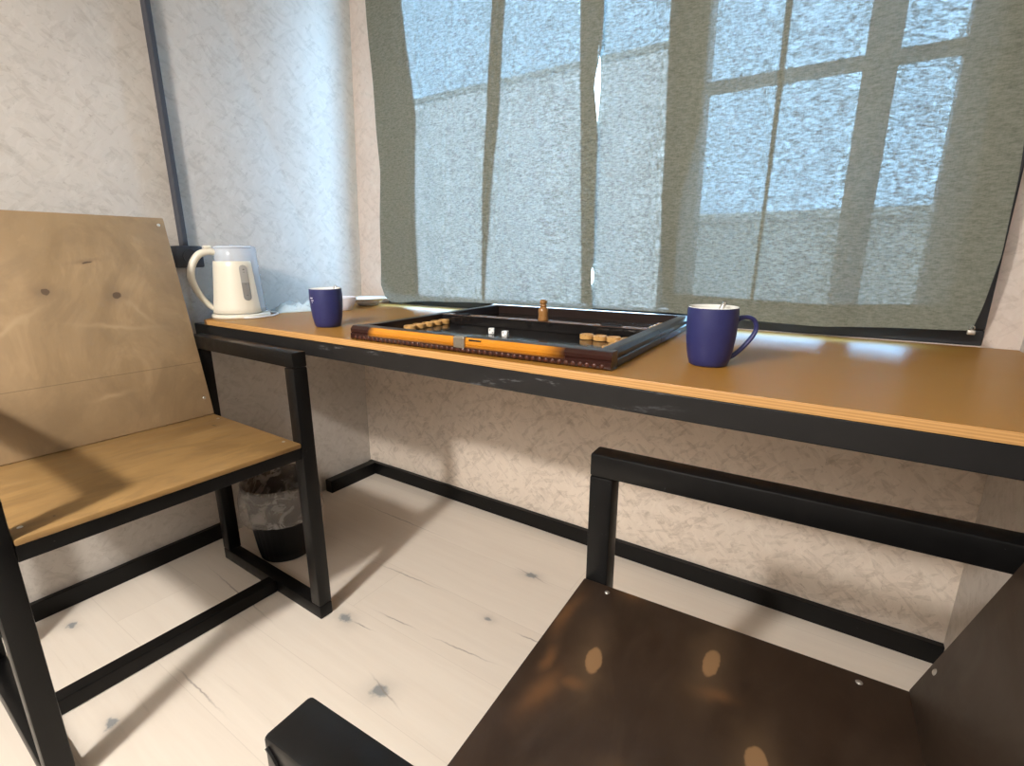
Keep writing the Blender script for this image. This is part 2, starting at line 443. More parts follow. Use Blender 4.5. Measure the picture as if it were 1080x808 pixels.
for x in (.012, .95, RW-.045):
    bm = B(); box(bm, (x, TY+.035, TZ-.055), (x+.036, -.041, TZ-.0155), .002); obj('cross_rail', bm, M['black_steel'], tb)

# ------------------------------------------------------------------ chairs
def chair(label, loc, rotz, W, D, ha, hs, T, mseat, mback, sd=.418, lean=12.6, name='armchair'):
    """facing +x, footprint centred on the empty"""
    c = thing(name, label, 'chair', loc, rotz)
    hx, hy = D/2, W/2
    bv = .0035
    for s in (1, -1):
        y0, y1 = sorted((s*hy, s*(hy-T)))
        for x0, x1 in ((hx-T, hx), (-hx, -hx+T)):
            bm = B(); box(bm, (x0, y0, T+.0004), (x1, y1, ha-T-.0004), bv); autosmooth(obj('leg', bm, M['black_steel'], c))
        bm = B(); box(bm, (-hx, y0, ha-T), (hx, y1, ha), bv); 
        a = autosmooth(obj('armrest', bm, M['black_steel'], c))
        bm = B(); box(bm, (-hx, y0, 0), (hx, y1, T), bv); autosmooth(obj('floor_rail', bm, M['black_steel'], c))
        # weld beads at the front top corner
        bm = B()
        pts = [(hx+.0003, s*(hy-.004)-s*.004*0, ha-.002)]
        tube(bm, [(hx-T*i/7+(.0), y0 - .0004 if s < 0 else y1 + .0004, ha-T*i/7 + random.uniform(-.001, .001)) for i in range(1, 7)], .0016, 6)
        obj('weld', bm, M['black_steel'], c)
    xs1 = hx; xs0 = hx-sd
    iy = hy-T
    # seat rails under the board
    bm = B(); box(bm, (hx-.030, -iy, hs-.012-.030), (hx-.004, iy, hs-.0125), .002); obj('seat_rail', bm, M['black_steel'], c)
    bm = B(); box(bm, (xs0+.02, -iy, hs-.012-.030), (xs0+.046, iy, hs-.0125), .002); obj('seat_rail', bm, M['black_steel'], c)
    # stretcher between the floor rails
    bm = B(); box(bm, (.008, -iy, .001), (.008+T, iy, T), .0025); obj('stretcher', bm, M['black_steel'], c)
    # seat board
    bm = B(); box(bm, (xs0, -iy+.001, hs-.012), (xs1+.001, iy-.001, hs), .003); s_ = autosmooth(obj('seat', bm, mseat, c))
    # backrest board leaning back; its own local frame: x thickness, y across, z up along the board
    bm = B(); box(bm, (-.012, -iy+.002, 0), (0, iy-.002, .545), .003); b_ = autosmooth(obj('backrest', bm, mback, c))
    b_.location = (xs0+.010, 0, hs+.001); b_.rotation_euler = (0, -math.radians(lean), 0)
    # uprights behind the board, from the rear seat rail to the armrest height
    for s in (1, -1):
        bm = B(); box(bm, (-.0165, s*(iy-.10)-.012, -.02), (-.0125, s*(iy-.10)+.012, .40), .001)
        u = obj('back_support', bm, M['black_steel'], c); u.location = b_.location; u.rotation_euler = b_.rotation_euler
    # screws
    for x in (xs1-.045, xs0+.06):
        for s in (1, -1):
            bm = B(); lathe(bm, [(0, .0016), (.003, .0013), (.0042, 0)], 10); o = obj('screw', bm, M['zinc'], c, True, (x, s*(iy-.018), hs))
    for z in (.05, .525):
        for s in (1, -1):
            bm = B(); lathe(bm, [(0, .0016), (.003, .0013), (.0042, 0)], 10, M=Matrix.Rotation(PI/2, 4, 'Y'))
            o = obj('screw', bm, M['zinc'], b_, True, (0, s*(iy-.018), z))
    return c
M['zinc'] = plain('zinc_screw', (.62, .60, .56), .35, .9)
LW, LD, RD = .579, .494, .556
def lpos(c_front, th, s): pass
lc = Vector((.596 - LD/2*math.cos(.013), -.681 - LW/2, 0))
rc = Vector((1.351 + RD/2, -.672 - LW/2 + .010, 0))
# left chair: seat frame local = world - lc ; right chair is turned round (x,y both flipped)
lseatk = [(.182-lc.x, -.768-lc.y, .008, .004, .3), (.305-lc.x, -.66-lc.y, .002, .002, 0)]
M['seat_light'] = wood('honey_stained_plywood', (.26, .150, .055), (.315, .19, .072), (26, 3, 26), .42, .3,
                       knots=[(-.06, .20, .010, .003, .2), (.20, -.19, .002, .002, 0)], kcol=(.07, .04, .02), hcol=(.22, .13, .06), mott=.35, mcol=(.155, .09, .037))
M['back_light'] = wood('weathered_stained_plywood', (.275, .185, .105), (.335, .235, .14), (26, 4, 26*.6), .45, .4,
                       knots=[(0, -1.003-lc.y, .011, .011, 0)], axes=(1, 2), kcol=(.10, .065, .04), hcol=(.17, .115, .07))
def back_light():
    ky = [(-1.003-lc.y, .362, .0085, .008, 0), (-.871-lc.y, .346, .0095, .0085, .3), (-.912-lc.y, .428, .012, .0022, .2)]
    return wood('weathered_stained_plywood', (.27, .182, .096), (.345, .236, .130), (26, 9, 3.2), .45, .4, knots=ky, axes=(1, 2),
                kcol=(.10, .065, .042), hcol=(.165, .112, .070), pale=[(-.88-lc.y, .27, .10, .008, -.2), (-1.08-lc.y, .29, .09, .006, .5), (-.83-lc.y, .30, .05, .006, -.9), (-.93-lc.y, .10, .05, .007, .1)],
                palecol=(.40, .285, .165), line=(2, .150, .0010), mott=.30, mcol=(.20, .137, .078))
M['back_light'] = back_light()
def rl(x, y): return (-(x-rc.x), -(y-rc.y))
dk = []
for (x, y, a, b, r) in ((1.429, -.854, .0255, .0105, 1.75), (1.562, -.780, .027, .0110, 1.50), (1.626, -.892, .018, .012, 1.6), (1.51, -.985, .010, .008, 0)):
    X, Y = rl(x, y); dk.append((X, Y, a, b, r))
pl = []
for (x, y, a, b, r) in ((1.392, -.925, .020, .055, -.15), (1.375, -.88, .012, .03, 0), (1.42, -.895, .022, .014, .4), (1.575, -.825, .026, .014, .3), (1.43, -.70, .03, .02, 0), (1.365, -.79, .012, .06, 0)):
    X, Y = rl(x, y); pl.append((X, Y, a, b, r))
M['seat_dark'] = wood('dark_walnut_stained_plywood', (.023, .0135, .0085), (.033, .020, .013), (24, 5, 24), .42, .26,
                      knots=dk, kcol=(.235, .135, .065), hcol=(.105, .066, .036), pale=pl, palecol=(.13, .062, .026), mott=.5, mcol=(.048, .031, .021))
M['back_dark'] = wood('dark_walnut_stained_back', (.022, .0135, .009), (.031, .020, .0135), (24, 5, 9), .42, .26, mott=.4, mcol=(.045, .030, .020))
chair('plywood armchair with honey-brown seat and black steel frame against the left wall', lc, -.013, LW, LD, .716, .497, .037, M['seat_light'], M['back_light'])
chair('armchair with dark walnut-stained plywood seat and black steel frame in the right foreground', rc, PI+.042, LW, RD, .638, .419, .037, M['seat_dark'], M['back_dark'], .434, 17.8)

# ------------------------------------------------------------------ curtains
def curtain_mat():
    k = N('loose_grey_green_linen')
    w1 = k.noise(k.mapping((160, 160, 520)), 1, 3, .6)
    w2 = k.noise(k.mapping((75, 75, 230)), 1, 3, .65)
    w3 = k.noise(k.mapping((520, 520, 90)), 1, 2, .5)
    wv = k.math('ADD', k.math('MULTIPLY', w1, .30), k.math('ADD', k.math('MULTIPLY', w2, .55), k.math('MULTIPLY', w3, .15)))
    col = k.mix(k.ramp(wv, [(.36, 0.0), (.62, 1.0)]), (.125, .135, .108), (.225, .238, .20))
    hole = k.ramp(wv, [(.40, .004), (.50, .023), (.60, .062)])
    df = k.n('ShaderNodeBsdfDiffuse'); k.l(col, df.inputs[0])
    tl = k.n('ShaderNodeBsdfTranslucent'); k.l(k.mix(.5, col, (.30, .36, .40)), tl.inputs[0])
    tp = k.n('ShaderNodeBsdfTransparent'); tp.inputs[0].default_value = (.92, .95, .93, 1)
    m1 = k.n('ShaderNodeMixShader'); m1.inputs[0].default_value = .05; k.l(df.outputs[0], m1.inputs[1]); k.l(tl.outputs[0], m1.inputs[2])
    m2 = k.n('ShaderNodeMixShader'); k.l(hole, m2.inputs[0]); k.l(m1.outputs[0], m2.inputs[1]); k.l(tp.outputs[0], m2.inputs[2])
    return k.done(m2.outputs[0])
M['linen'] = curtain_mat()
def lerp_tab(tab, z):
    if z <= tab[0][0]: return tab[0][1]
    for (a, p), (b, q) in zip(tab, tab[1:]):
        if z <= b: return p + (q-p)*(z-a)/(b-a)
    return tab[-1][1]
CY = -.074
def rx(x): return 1.634 + (x-1.634)*(CY+1.373)/(1.373-.022)      # measured on the plane of the frame, moved to the hanging plane
def rzz(z): return .934 + (z-.934)*(CY+1.373)/(1.373-.022)
def fold(x, z, off=0):
    h = (z-.75)
    y = .005*math.sin(x*19+.6*math.sin(z*2)) + .0035*math.sin(x*43+1.3+z*1.2) * min(1, .3+h)
    for (x0, sl, a, wd) in ((rx(q[0]),)+q[1:] for q in ((.335, -.004, .010, .020), (.635, .02, .009, .025), (.47, .06, .005, .012), (.70, .09, .007, .03), (1.205, -.03, .010, .022), (1.448, .01, .006, .012), (1.62, .10, .008, .035), (.94, .05, .006, .03))):
        xx = x0 + sl*(z-.95)
        d = (x-xx)/wd
        y -= a*math.exp(-d*d)
    y += .0015*math.sin(z*21+x*7)
    return CY + y + off
def curtain(name, label, xl, xr, zb, nx, nz, hems, pleats, off=0):
    xl = [(rzz(z), rx(x)) for z, x in xl]; xr = [(rzz(z), rx(x)) for z, x in xr]; zb = [(u, rzz(z)) for u, z in zb]
    c = thing(name, label, 'curtain', ((lerp_tab(xl, 1)+lerp_tab(xr, 1))/2, CY, .76))
    ox, oy, oz = c.location
    def sheet(fx0, fx1, z0f, z1f, dy, nx, nz):
        bm = bmesh.new(); g = []
        for j in range(nz+1):
            row = []
            for i in range(nx+1):
                s = i/nx
                u = fx0 + (fx1-fx0)*s
                # bottom height at this place across, then up
                zbot = lerp_tab(zb, u)
                z0 = zbot if z0f is None else z0f
                z1 = z1f if z1f > 1.2 else zbot + z1f
                z = z0 + (z1-z0)*(j/nz)**1.0
                a, b = lerp_tab(xl, z), lerp_tab(xr, z)
                x = a + (b-a)*u
                row.append(bm.verts.new((x-ox, fold(x, z, off)+dy-oy, z-oz)))
            g.append(row)
        for j in range(nz):
            for i in range(nx): bm.faces.new((g[j][i], g[j][i+1], g[j+1][i+1], g[j+1][i]))
        return bm
    o = obj('cloth', sheet(0, 1, None, 1.99, 0, nx, nz), M['linen'], c, True)
    for (a, b, z0, z1) in hems:
        obj('hem', sheet(a, b, z0, z1, .0022, max(6, int(nx*(b-a))), nz if z1 > 1.2 else 5), M['linen'], c, True)
    for (t0, t1) in pleats:
        bm = bmesh.new(); g = []
        zlo = max(t0[0][0], .79); zhi = 1.99 if t0[-1][0] > 1.4 else t0[-1][0]
        for j in range(41):
            z = zlo + (zhi-zlo)*j/40; a, b = lerp_tab(t0, z), lerp_tab(t1, z); row = []
            for i in range(9):
                x = rx(a + (b-a)*i/8); zz = rzz(z)
                row.append(bm.verts.new((x-ox, fold(x, zz, off)+.0026+.004*math.sin(PI*i/8)-oy, zz-oz)))
            g.append(row)
        for j in range(40):
            for i in range(8): bm.faces.new((g[j][i], g[j][i+1], g[j+1][i+1], g[j+1][i]))
        obj('pleat', bm, M['linen'], c, True)
    return c
c1 = curtain('curtain', 'left grey-green linen curtain, behind the blue mug and kettle end of the table',
    [(.755, .195), (.775, .162), (.823, .140), (.95, .150), (1.228, .172), (1.45, .165), (1.766, .150), (1.99, .145)],
    [(.77, 1.021), (.835, 1.0185), (.855, 1.012), (.88, 1.010), (.91, 1.018), (1.24, 1.0165), (1.29, 1.012), (1.369, 1.0015), (1.43, 1.013), (1.46, 1.020), (1.99, 1.024)],
    [(0, .757), (.06, .757), (.17, .768), (.5, .777), (1, .778)], 120, 60,
    [],
    [([(.79, .200), (.823, .142), (.95, .152), (1.228, .174), (1.45, .167), (1.766, .152)], [(.774, .334), (1.153, .336), (1.373, .351), (1.561, .334), (1.727, .312)]),
     ([(.775, .621), (1.105, .627), (1.388, .649), (1.643, .668)], [(.775, .633), (1.104, .657), (1.382, .692), (1.632, .714)]),
     ([(.793, .982), (1.292, .964), (1.576, .953)], [(.793, 1.012), (1.30, 1.009), (1.369, .999), (1.43, 1.006), (1.576, 1.014)])])
c2 = curtain('curtain', 'right grey-green linen curtain behind the blue mug with its handle on the right',
    [(.77, 1.006), (.838, 1.006), (.858, 1.0145), (.885, 1.0140), (.91, 1.005), (1.25, 1.003), (1.30, 1.010), (1.369, 1.0140), (1.43, 1.012), (1.46, 1.005), (1.99, 1.006)],
    [(.775, 1.858), (.80, 1.862), (.833, 1.868), (.934, 1.878), (1.085, 1.875), (1.182, 1.868), (1.99, 1.862)],
    [(0, .780), (.25, .783), (.5, .775), (.68, .772), (1, .784)], 120, 60,
    [(.275, 1, None, .05), (.93, 1, None, 1.99)],
    [([(.806, 1.225), (1.073, 1.205), (1.26, 1.202), (1.48, 1.194)], [(.807, 1.25), (1.07, 1.251), (1.249, 1.283), (1.46, 1.283)]),
     ([(.80, 1.436), (.863, 1.440), (1.08, 1.443), (1.278, 1.443), (1.48, 1.440)], [(.80, 1.447), (.863, 1.449), (1.08, 1.452), (1.278, 1.455), (1.48, 1.455)])], .011)
# curtain clip at the bottom corner of the right curtain
bm = B(); box(bm, (-.006, -.003, -.006), (.006, .003, .003), .0015); lathe(bm, [(.003, -.0015), (.005, 0), (.003, .0015)], 14, M=Matrix.Translation((0, 0, .007)) @ Matrix.Rotation(PI/2, 4, 'X'))
o = obj('curtain_clip', bm, M['zinc'], c2, True); o.location = (rx(1.856)-c2.location.x, -.012, rzz(.784)-.76); o['label'] = 'small shiny metal clip'
rod = thing('curtain_rod', 'thin dark curtain rod above the frame carrying both curtains', 'curtain rod', (1.0, -.022, 2.03))
bm = B(); tube(bm, [(-.93, 0, 0), (.90, 0, 0)], .005, 12); obj('rod', bm, M['frame_dark'], rod, True)
for x in (-.90, .90):
    bm = B(); box(bm, (x-.01, 0, -.012), (x+.01, .022, .012), .002); obj('bracket', bm, M['frame_dark'], rod)

# ------------------------------------------------------------------ mugs and spoons
def mug_mat():
    k = N('matt_cobalt_glaze'); f = k.noise(k.co, 60, 3)
    return k.done(k.bsdf(k.mix(f, (.020, .023, .098), (.027, .031, .122)), .42, 0, .4))
M['mug_blue'] = mug_mat()
M['glaze_white'] = plain('white_glaze', (.78, .77, .72), .25, var=.02)
M['chrome'] = plain('spoon_steel', (.7, .7, .68), .18, 1.0, var=.03)
M['print_white'] = plain('white_print', (.75, .75, .78), .5, var=.02)
def mug(label, loc, hdir, logo=None):
    m = thing('mug', label, 'mug', loc, 0, None)
    outer = [(.0, .0015), (.026, .0015), (.029, 0), (.0315, .002), (.0345, .012), (.0375, .028), (.0400, .050), (.0412, .072), (.0408, .090), (.0402, .0985)]
    inner = [(.0402, .0985), (.0395, .0997), (.0383, .0992), (.0380, .0975), (.0387, .085), (.0388, .07), (.0376, .048), (.034, .02), (.029, .008), (0, .006)]
    bm = B(); lathe(bm, outer, 64); obj('body', bm, M['mug_blue'], m, True)
    bm = B(); lathe(bm, inner, 64); obj('lining', bm, M['glaze_white'], m, True)
    c, s = math.cos(hdir), math.sin(hdir)
    prof = [(.0385, .076), (.048, .0810), (.060, .0815), (.069, .0765), (.0735, .066), (.0715, .055), (.064, .042), (.052, .027), (.041, .017), (.0345, .0135)]
    path = smooth_path([(r*c, r*s, z) for r, z in prof], 6)
    n = len(path)
    rad = [.0052+.0025*max(0, 1-i/8)+.0015*max(0, 1-(n-1-i)/8) for i in range(n)]
    bm = B(); tube(bm, path, rad, 14, .72); obj('handle', bm, M['mug_blue'], m, True)
    if logo is not None:
        # small white printed mark, curved onto the glaze
        bm = B()
        for (a0, a1, z0, z1) in ((-.16, .10, .0750, .0780), (-.05, .16, .0695, .0717), (-.02, .08, .0650, .0667)):
            rr = .0415
            vs = [(rr+.0004)*1 for _ in range(2)]
            t = bmesh.new()
            for i in range(6):
                a = logo + a0+(a1-a0)*i/6; b = logo + a0+(a1-a0)*(i+1)/6
                q = [t.verts.new((rr*math.cos(x), rr*math.sin(x), z)) for x, z in ((a, z0), (b, z0), (b, z1), (a, z1))]
                t.faces.new(q)
            join(bm, t)
        o = obj('printed_mark', bm, M['print_white'], m); o['label'] = 'small white printed mark'
    return m
def spoon(label, loc, d, lean):
    s = thing('teaspoon', label, 'spoon', loc, d)
    # local x: direction of the lean; bowl at the bottom
    L = .115
    path = smooth_path([(0, 0, .004), (.006, 0, .03), (L*.5*math.sin(lean), 0, .062), (L*math.sin(lean), 0, L*math.cos(lean)*.9)], 5)
    bm = B(); tube(bm, path, [.0032]*(len(path)-5)+[.0036, .0040, .0044, .004, .003], 8, .45); obj('handle', bm, M['chrome'], s, True)
    bm = B(); lathe(bm, [(0, -.004), (.006, -.003), (.010, .0), (.0115, .003), (.0108, .003), (.009, .0008), (0, -.0025)], 20, M=Matrix.Translation((-.004, 0, .0065)) @ Matrix.Diagonal((1.4, .95, 1, 1)))
    obj('bowl', bm, M['chrome'], s, True)
    return s
MUG1 = (.503, -.545, TZ); MUG2 = (1.452, -.482, TZ)
mug('blue mug with small white printed mark, near the kettle', MUG1, 2.2, logo=-1.62)
mug('blue mug with its handle to the right, standing alone beside the game board', MUG2, .50)
spoon('steel teaspoon standing in the blue mug near the kettle', (MUG1[0]-.006, MUG1[1]-.004, TZ+.008), .85, .30)
spoon('steel teaspoon standing in the blue mug right of the game board', (MUG2[0]-.006, MUG2[1]-.008, TZ+.008), .95, .30)

# ------------------------------------------------------------------ kettle
M['cream'] = plain('cream_plastic', (.70, .655, .55), .32, var=.02)
def clear_plastic(name, tint, alpha, rough=.15):
    k = N(name)
    tp = k.n('ShaderNodeBsdfTransparent'); tp.inputs[0].default_value = (*tint, 1)
    pb = k.n('ShaderNodeBsdfPrincipled'); pb.inputs['Base Color'].default_value = (*tint, 1); pb.inputs['Roughness'].default_value = rough
    ms = k.n('ShaderNodeMixShader'); ms.inputs[0].default_value = alpha
    k.l(tp.outputs[0], ms.inputs[1]); k.l(pb.outputs[0], ms.inputs[2]); return k.done(ms.outputs[0])
M['jug'] = clear_plastic('smoky_clear_plastic', (.86, .90, .95), .42, .12)
M['gauge'] = plain('grey_gauge_window', (.36, .35, .33), .3, var=.03)
M['gauge_low'] = plain('grey_gauge_water', (.235, .23, .22), .3, var=.03)
M['gauge_mark'] = plain('dark_gauge_print', (.10, .10, .10), .4)
KL = (.094, -.552, TZ)
kt = thing('electric_kettle', 'cream electric kettle with grey water gauge standing at the left end of the table', 'kettle', KL, 0)
view = math.atan2(-1.373-KL[1], 1.634-KL[0])        # direction from the kettle to the viewer's side of the room
hd = view - PI/2 + .15                               # handle side (left in the photo)
sp = hd + PI                                         # spout side
def kr(z): return .0735 - (.0735-.0525)*((z-.016)/(.205-.016))**.85
bm = B(); lathe(bm, [(0, .002), (.070, .002), (.0785, 0), (.081, .004), (.0795, .010), (.074, .0125), (0, .0125)], 48); 
obj('power_base', bm, M['cream'], kt, True)
zs = [.014, .03, .06, .09, .12, .15, .18, .205]
bm = B(); lathe(bm, [(0, .0135)] + [(kr(z)-.002, z) for z in [.0135+.003] + zs[1:]] + [(kr(.205)-.006, .208), (0, .2085)], 56,
    rmod=lambda r, z, a: r + (.010*max(0, math.cos(a-sp))**6 * max(0, min(1, (z-.03)/.17)) if r > .03 else 0))
obj('jug', bm, M['jug'], kt, True)
bm = B(); a0, a1 = sp+.92, sp+2*PI-.92
lathe(bm, [(kr(.016)-.001, .0145), (kr(.016)+.0015, .016)] + [(kr(z)+.0015, z) for z in (.03, .06, .09, .12, .15, .163)] + [(kr(.166)+.0002, .1655)], 56, a0, a1)
obj('body_shell', bm, M['cream'], kt, True)
# handle
c, s = math.cos(hd), math.sin(hd)
prof = [(kr(.19)-.004, .190), (kr(.19)+.012, .1925), (kr(.19)+.036, .184), (kr(.15)+.050, .160), (kr(.12)+.056, .128), (kr(.1)+.050, .098), (kr(.07)+.034, .066), (kr(.045)+.014, .040), (kr(.03)-.002, .026)]
path = smooth_path([(r*c, r*s, z) for r, z in prof], 6); n = len(path)
bm = B(); tube(bm, path, [.0125 if i < n*.5 else .0125-.004*(i/n-.5)*2 for i in range(n)], 16, .8); obj('handle', bm, M['cream'], kt, True)
bm = B(); lathe(bm, [(kr(.2)-.003, .2015), (kr(.205)+.0010, .202), (kr(.205)+.0015, .207), (kr(.205)-.004, .2095), (.030, .211), (0, .211)], 48); obj('lid', bm, M['jug'], kt, True)
bm = B(); box(bm, (-.008, -.010, 0), (.012, .010, .010), .003, M=Matrix.Rotation(hd, 4, 'Z') @ Matrix.Translation((kr(.2)+.012, 0, .200))); obj('switch', bm, M['cream'], kt, True)
# gauge: rounded slot on the shell
ga = view + .32
def curved_pad(z0, z1, wid, off, n=12, m=60, round_top=True, round_bot=True):
    t = bmesh.new(); rows = []
    for j in range(m+1):
        z = z0+(z1-z0)*j/m
        hw = wid
        if round_top and z > z1-wid: hw = math.sqrt(max(1e-8, wid*wid-(z-(z1-wid))**2))
        if round_bot and z < z0+wid: hw = math.sqrt(max(1e-8, wid*wid-(z0+wid-z)**2))
        r = kr(z)+off
        rows.append([t.verts.new((r*math.cos(ga+hw/r*(2*i/n-1)), r*math.sin(ga+hw/r*(2*i/n-1)), z)) for i in range(n+1)])
    for j in range(m):
        for i in range(n): t.faces.new((rows[j][i], rows[j][i+1], rows[j+1][i+1], rows[j+1][i]))
    return t
g = obj('water_gauge', curved_pad(.052, .155, .0112, .0026), M['gauge'], kt, True)
obj('water_level', curved_pad(.0525, .104, .0107, .0030, round_top=False), M['gauge_low'], g, True)
bm = B(); r = kr(.14)+.0034
for z, hw in ((.141, .003), (.1425, .0018), (.134, .0022), (.100, .0022), (.068, .0024)):
    t = bmesh.new(); q = [t.verts.new((r2*math.cos(ga+a/r), r2*math.sin(ga+a/r), zz)) for a, zz in ((-hw, z-.0007), (hw, z-.0007), (hw, z+.0007), (-hw, z+.0007)) for r2 in (kr(zz)+.0034,)]
    t.faces.new(q); obj('gauge_mark', t, M['gauge_mark'], g)
bm.free()
# power cord resting on the table
M['white_cord'] = plain('white_cord', (.70, .71, .72), .4, var=.03)
k3 = KL[2]+.0037
path = [(.166, -.585), (.184, -.566), (.186, -.53), (.172, -.495), (.135, -.46), (.08, -.45), (.030, -.462)]
bm = B(); tube(bm, smooth_path([(x-KL[0], y-KL[1], .0036) for x, y in path], 8), .0033, 8); obj('power_cord', bm, M['white_cord'], kt, True)

# ------------------------------------------------------------------ crockery and packet behind the left mug
M['white_china'] = plain('white_china', (.74, .74, .72), .25, var=.02)
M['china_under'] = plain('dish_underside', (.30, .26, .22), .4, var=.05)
ds = thing('dish', 'white shallow dish with wide rim in the table corner beside the curtain', 'dish', (.150, -.105, TZ))
bm = B(); lathe(bm, [(0, .0105), (.040, .0105), (.048, .013), (.060, .024), (.073, .0275), (.0735, .0285), (.072, .0295), (.058, .027), (.046, .0165), (0, .0145)], 48); obj('bowl', bm, M['white_china'], ds, True)
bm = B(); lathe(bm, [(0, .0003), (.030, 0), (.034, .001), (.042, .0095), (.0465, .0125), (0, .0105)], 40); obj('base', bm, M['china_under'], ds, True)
bw = thing('bowl', 'small white bowl half hidden behind the blue mug near the kettle', 'bowl', (.205, -.262, TZ))
M['milky'] = clear_plastic('milky_white_plastic', (.86, .86, .93), .8, .3)
bm = B(); lathe(bm, [(0, .0005), (.026, 0), (.029, .002), (.040, .022), (.0475, .042), (.0480, .0445), (.0462, .0445), (.038, .024), (.027, .006), (0, .004)], 44); obj('shell', bm, M['milky'], bw, True)
def packet():
    bm = bmesh.new(); n, m = 26, 18; g = []
    rnd = random.Random(3)
    import mathutils
    for j in range(m+1):
        row = []
        for i in range(n+1):
            u, v_ = i/n*2-1, j/m*2-1
            e = max(0, (1-u**4))*max(0, (1-v_**4))
            z = .002 + e*(.011 + .014*mathutils.noise.noise((u*3, v_*3, 1.7)) + .006*mathutils.noise.noise((u*8, v_*8, 4)))
            row.append(bm.verts.new((u*.085, v_*.055, max(.0012, z*1.5))))
        g.append(row)
    for j in range(m):
        for i in range(n): bm.faces.new((g[j][i], g[j][i+1], g[j+1][i+1], g[j+1][i]))
    r = bmesh.ops.extrude_face_region(bm, geom=bm.faces[:])
    for v_ in r['geom']:
        if isinstance(v_, bmesh.types.BMVert): v_.co.z = 0.0004
    return bm
M['film'] = clear_plastic('pale_plastic_film', (.80, .90, .93), .62, .2)
pk = obj('plastic_packet', packet(), M['film'], None, True, (.095, -.350, TZ), 1.2)
tag(pk, 'crumpled pale plastic packet lying against the wall between kettle and bowl', 'packet')

# ------------------------------------------------------------------ socket box on the left wall
sk = thing('socket_box', 'black surface-mounted socket box on the left wall behind the kettle handle', 'socket', (-.034, -.640, .928))
bm = B(); box(bm, (0, -.034, -.031), (.050, .040, .031), .005); autosmooth(obj('housing', bm, M['trunk'], sk))
bm = B(); lathe(bm, [(.0, .0), (.018, .0), (.020, .003), (.022, .003), (.022, 0)], 24, M=Matrix.Translation((.0495, .003, 0)) @ Matrix.Rotation(PI/2, 4, 'Y')); obj('socket_ring', bm, M['trunk'], sk, True)

# ------------------------------------------------------------------ waste bin with liner
BN = (.225, -.575, 0)
bn = thing('waste_bin', 'black ribbed plastic waste bin beneath the left end of the table', 'bin', BN)
bp = [(0, .001), (.076, .001), (.079, .003), (.083, .03), (.094, .12), (.105, .235), (.110, .238), (.111, .246), (.108, .249), (.104, .246), (.102, .235), (.092, .12), (.080, .012), (0, .010)]
bm = B(); lathe(bm, bp, 96, rmod=lambda r, z, a: r + (.0011*math.cos(a*32) if (.02 < z < .236 and r > .07) else 0)); obj('tub', bm, M['black_plastic'], bn, True)
k = N('clear_bin_liner_film')
f = k.noise(k.mapping((12, 12, 16)), 1, 5, .65, 1.5)
tp = k.n('ShaderNodeBsdfTransparent'); tp.inputs[0].default_value = (.9, .9, .9, 1)
pb = k.n('ShaderNodeBsdfPrincipled'); pb.inputs['Base Color'].default_value = (.62, .60, .58, 1); pb.inputs['Roughness'].default_value = .22
k.l(k.bump(f, .8, .01), pb.inputs['Normal'])
ms = k.n('ShaderNodeMixShader'); k.l(k.ramp(f, [(.35, .14), (.62, .46)]), ms.inputs[0]); k.l(tp.outputs[0], ms.inputs[1]); k.l(pb.outputs[0], ms.inputs[2])
M['liner'] = k.done(ms.outputs[0])
import mathutils
def lin(r, z, a):
    n = mathutils.noise.noise((math.cos(a)*2.2, math.sin(a)*2.2, z*14))
    n2 = mathutils.noise.noise((math.cos(a)*6, math.sin(a)*6, z*30))
    if z > .243: return r + .001*n
    return max(r*.985, r + .008*n + .004*n2) if r > .105 else min(r, r - .004*abs(n))
prof = [(.122, .140), (.123, .150), (.120, .165), (.119, .185), (.118, .205), (.116, .225), (.1135, .243), (.1125, .2515), (.106, .2520), (.100, .243), (.094, .20), (.086, .14), (.077, .07), (.070, .025), (.04, .016)]
bm = B(); lathe(bm, prof, 90, rmod=lambda r, z, a: lin(r, z, a)); tag(obj('bin_liner', bm, M['liner'], bn, True), 'crumpled clear plastic liner')

# ------------------------------------------------------------------ game board
M['lacquer'] = plain('black_brown_lacquer', (.020, .012, .010), .30, spec=.3, var=.2, scale=14)
M['lacquer_grey'] = plain('worn_dark_lacquer_top', (.038, .031, .028), .38, spec=.3, var=.3, scale=24)
M['hinge_wood'] = plain('reddish_brown_varnish', (.16, .075, .038), .25, var=.2, scale=30)
M['interior'] = plain('black_gloss_interior', (.010, .009, .009), .10, var=.2)
def burst():
    k = N('amber_burst_varnish')
    xyz = k.sep()
    x = k.math('DIVIDE', k.math('ADD', xyz[0], k.math('MULTIPLY', k.math('SUBTRACT', k.noise(k.co, 25, 2), .5), .03)), .62)
    e = k.ramp(x, [(.085, 0.0), (.13, 1.0), (.78, 1.0), (.86, 0.0)])
    zf = k.ramp(k.math('DIVIDE', xyz[2], .035), [(.30, 0.0), (.48, 1.0), (.92, 1.0), (1.0, .6)])
    g = k.noise(k.mapping((6, 60, 90)), 1, 4)
    am = k.mix(g, (.44, .155, .010), (.60, .25, .024))
    return k.done(k.bsdf(k.mix(k.math('MULTIPLY', e, zf), (.026, .008, .006), am), .16, 0, .5))
M['burst'] = burst()
GB = Vector((.722, -.650, TZ)); gr = math.radians(2.0)
GW, GD, GH = .612, .298, .031
gb = thing('backgammon_board', 'open dark lacquered backgammon case with amber front panel, lying on the table', 'game board', GB, gr)
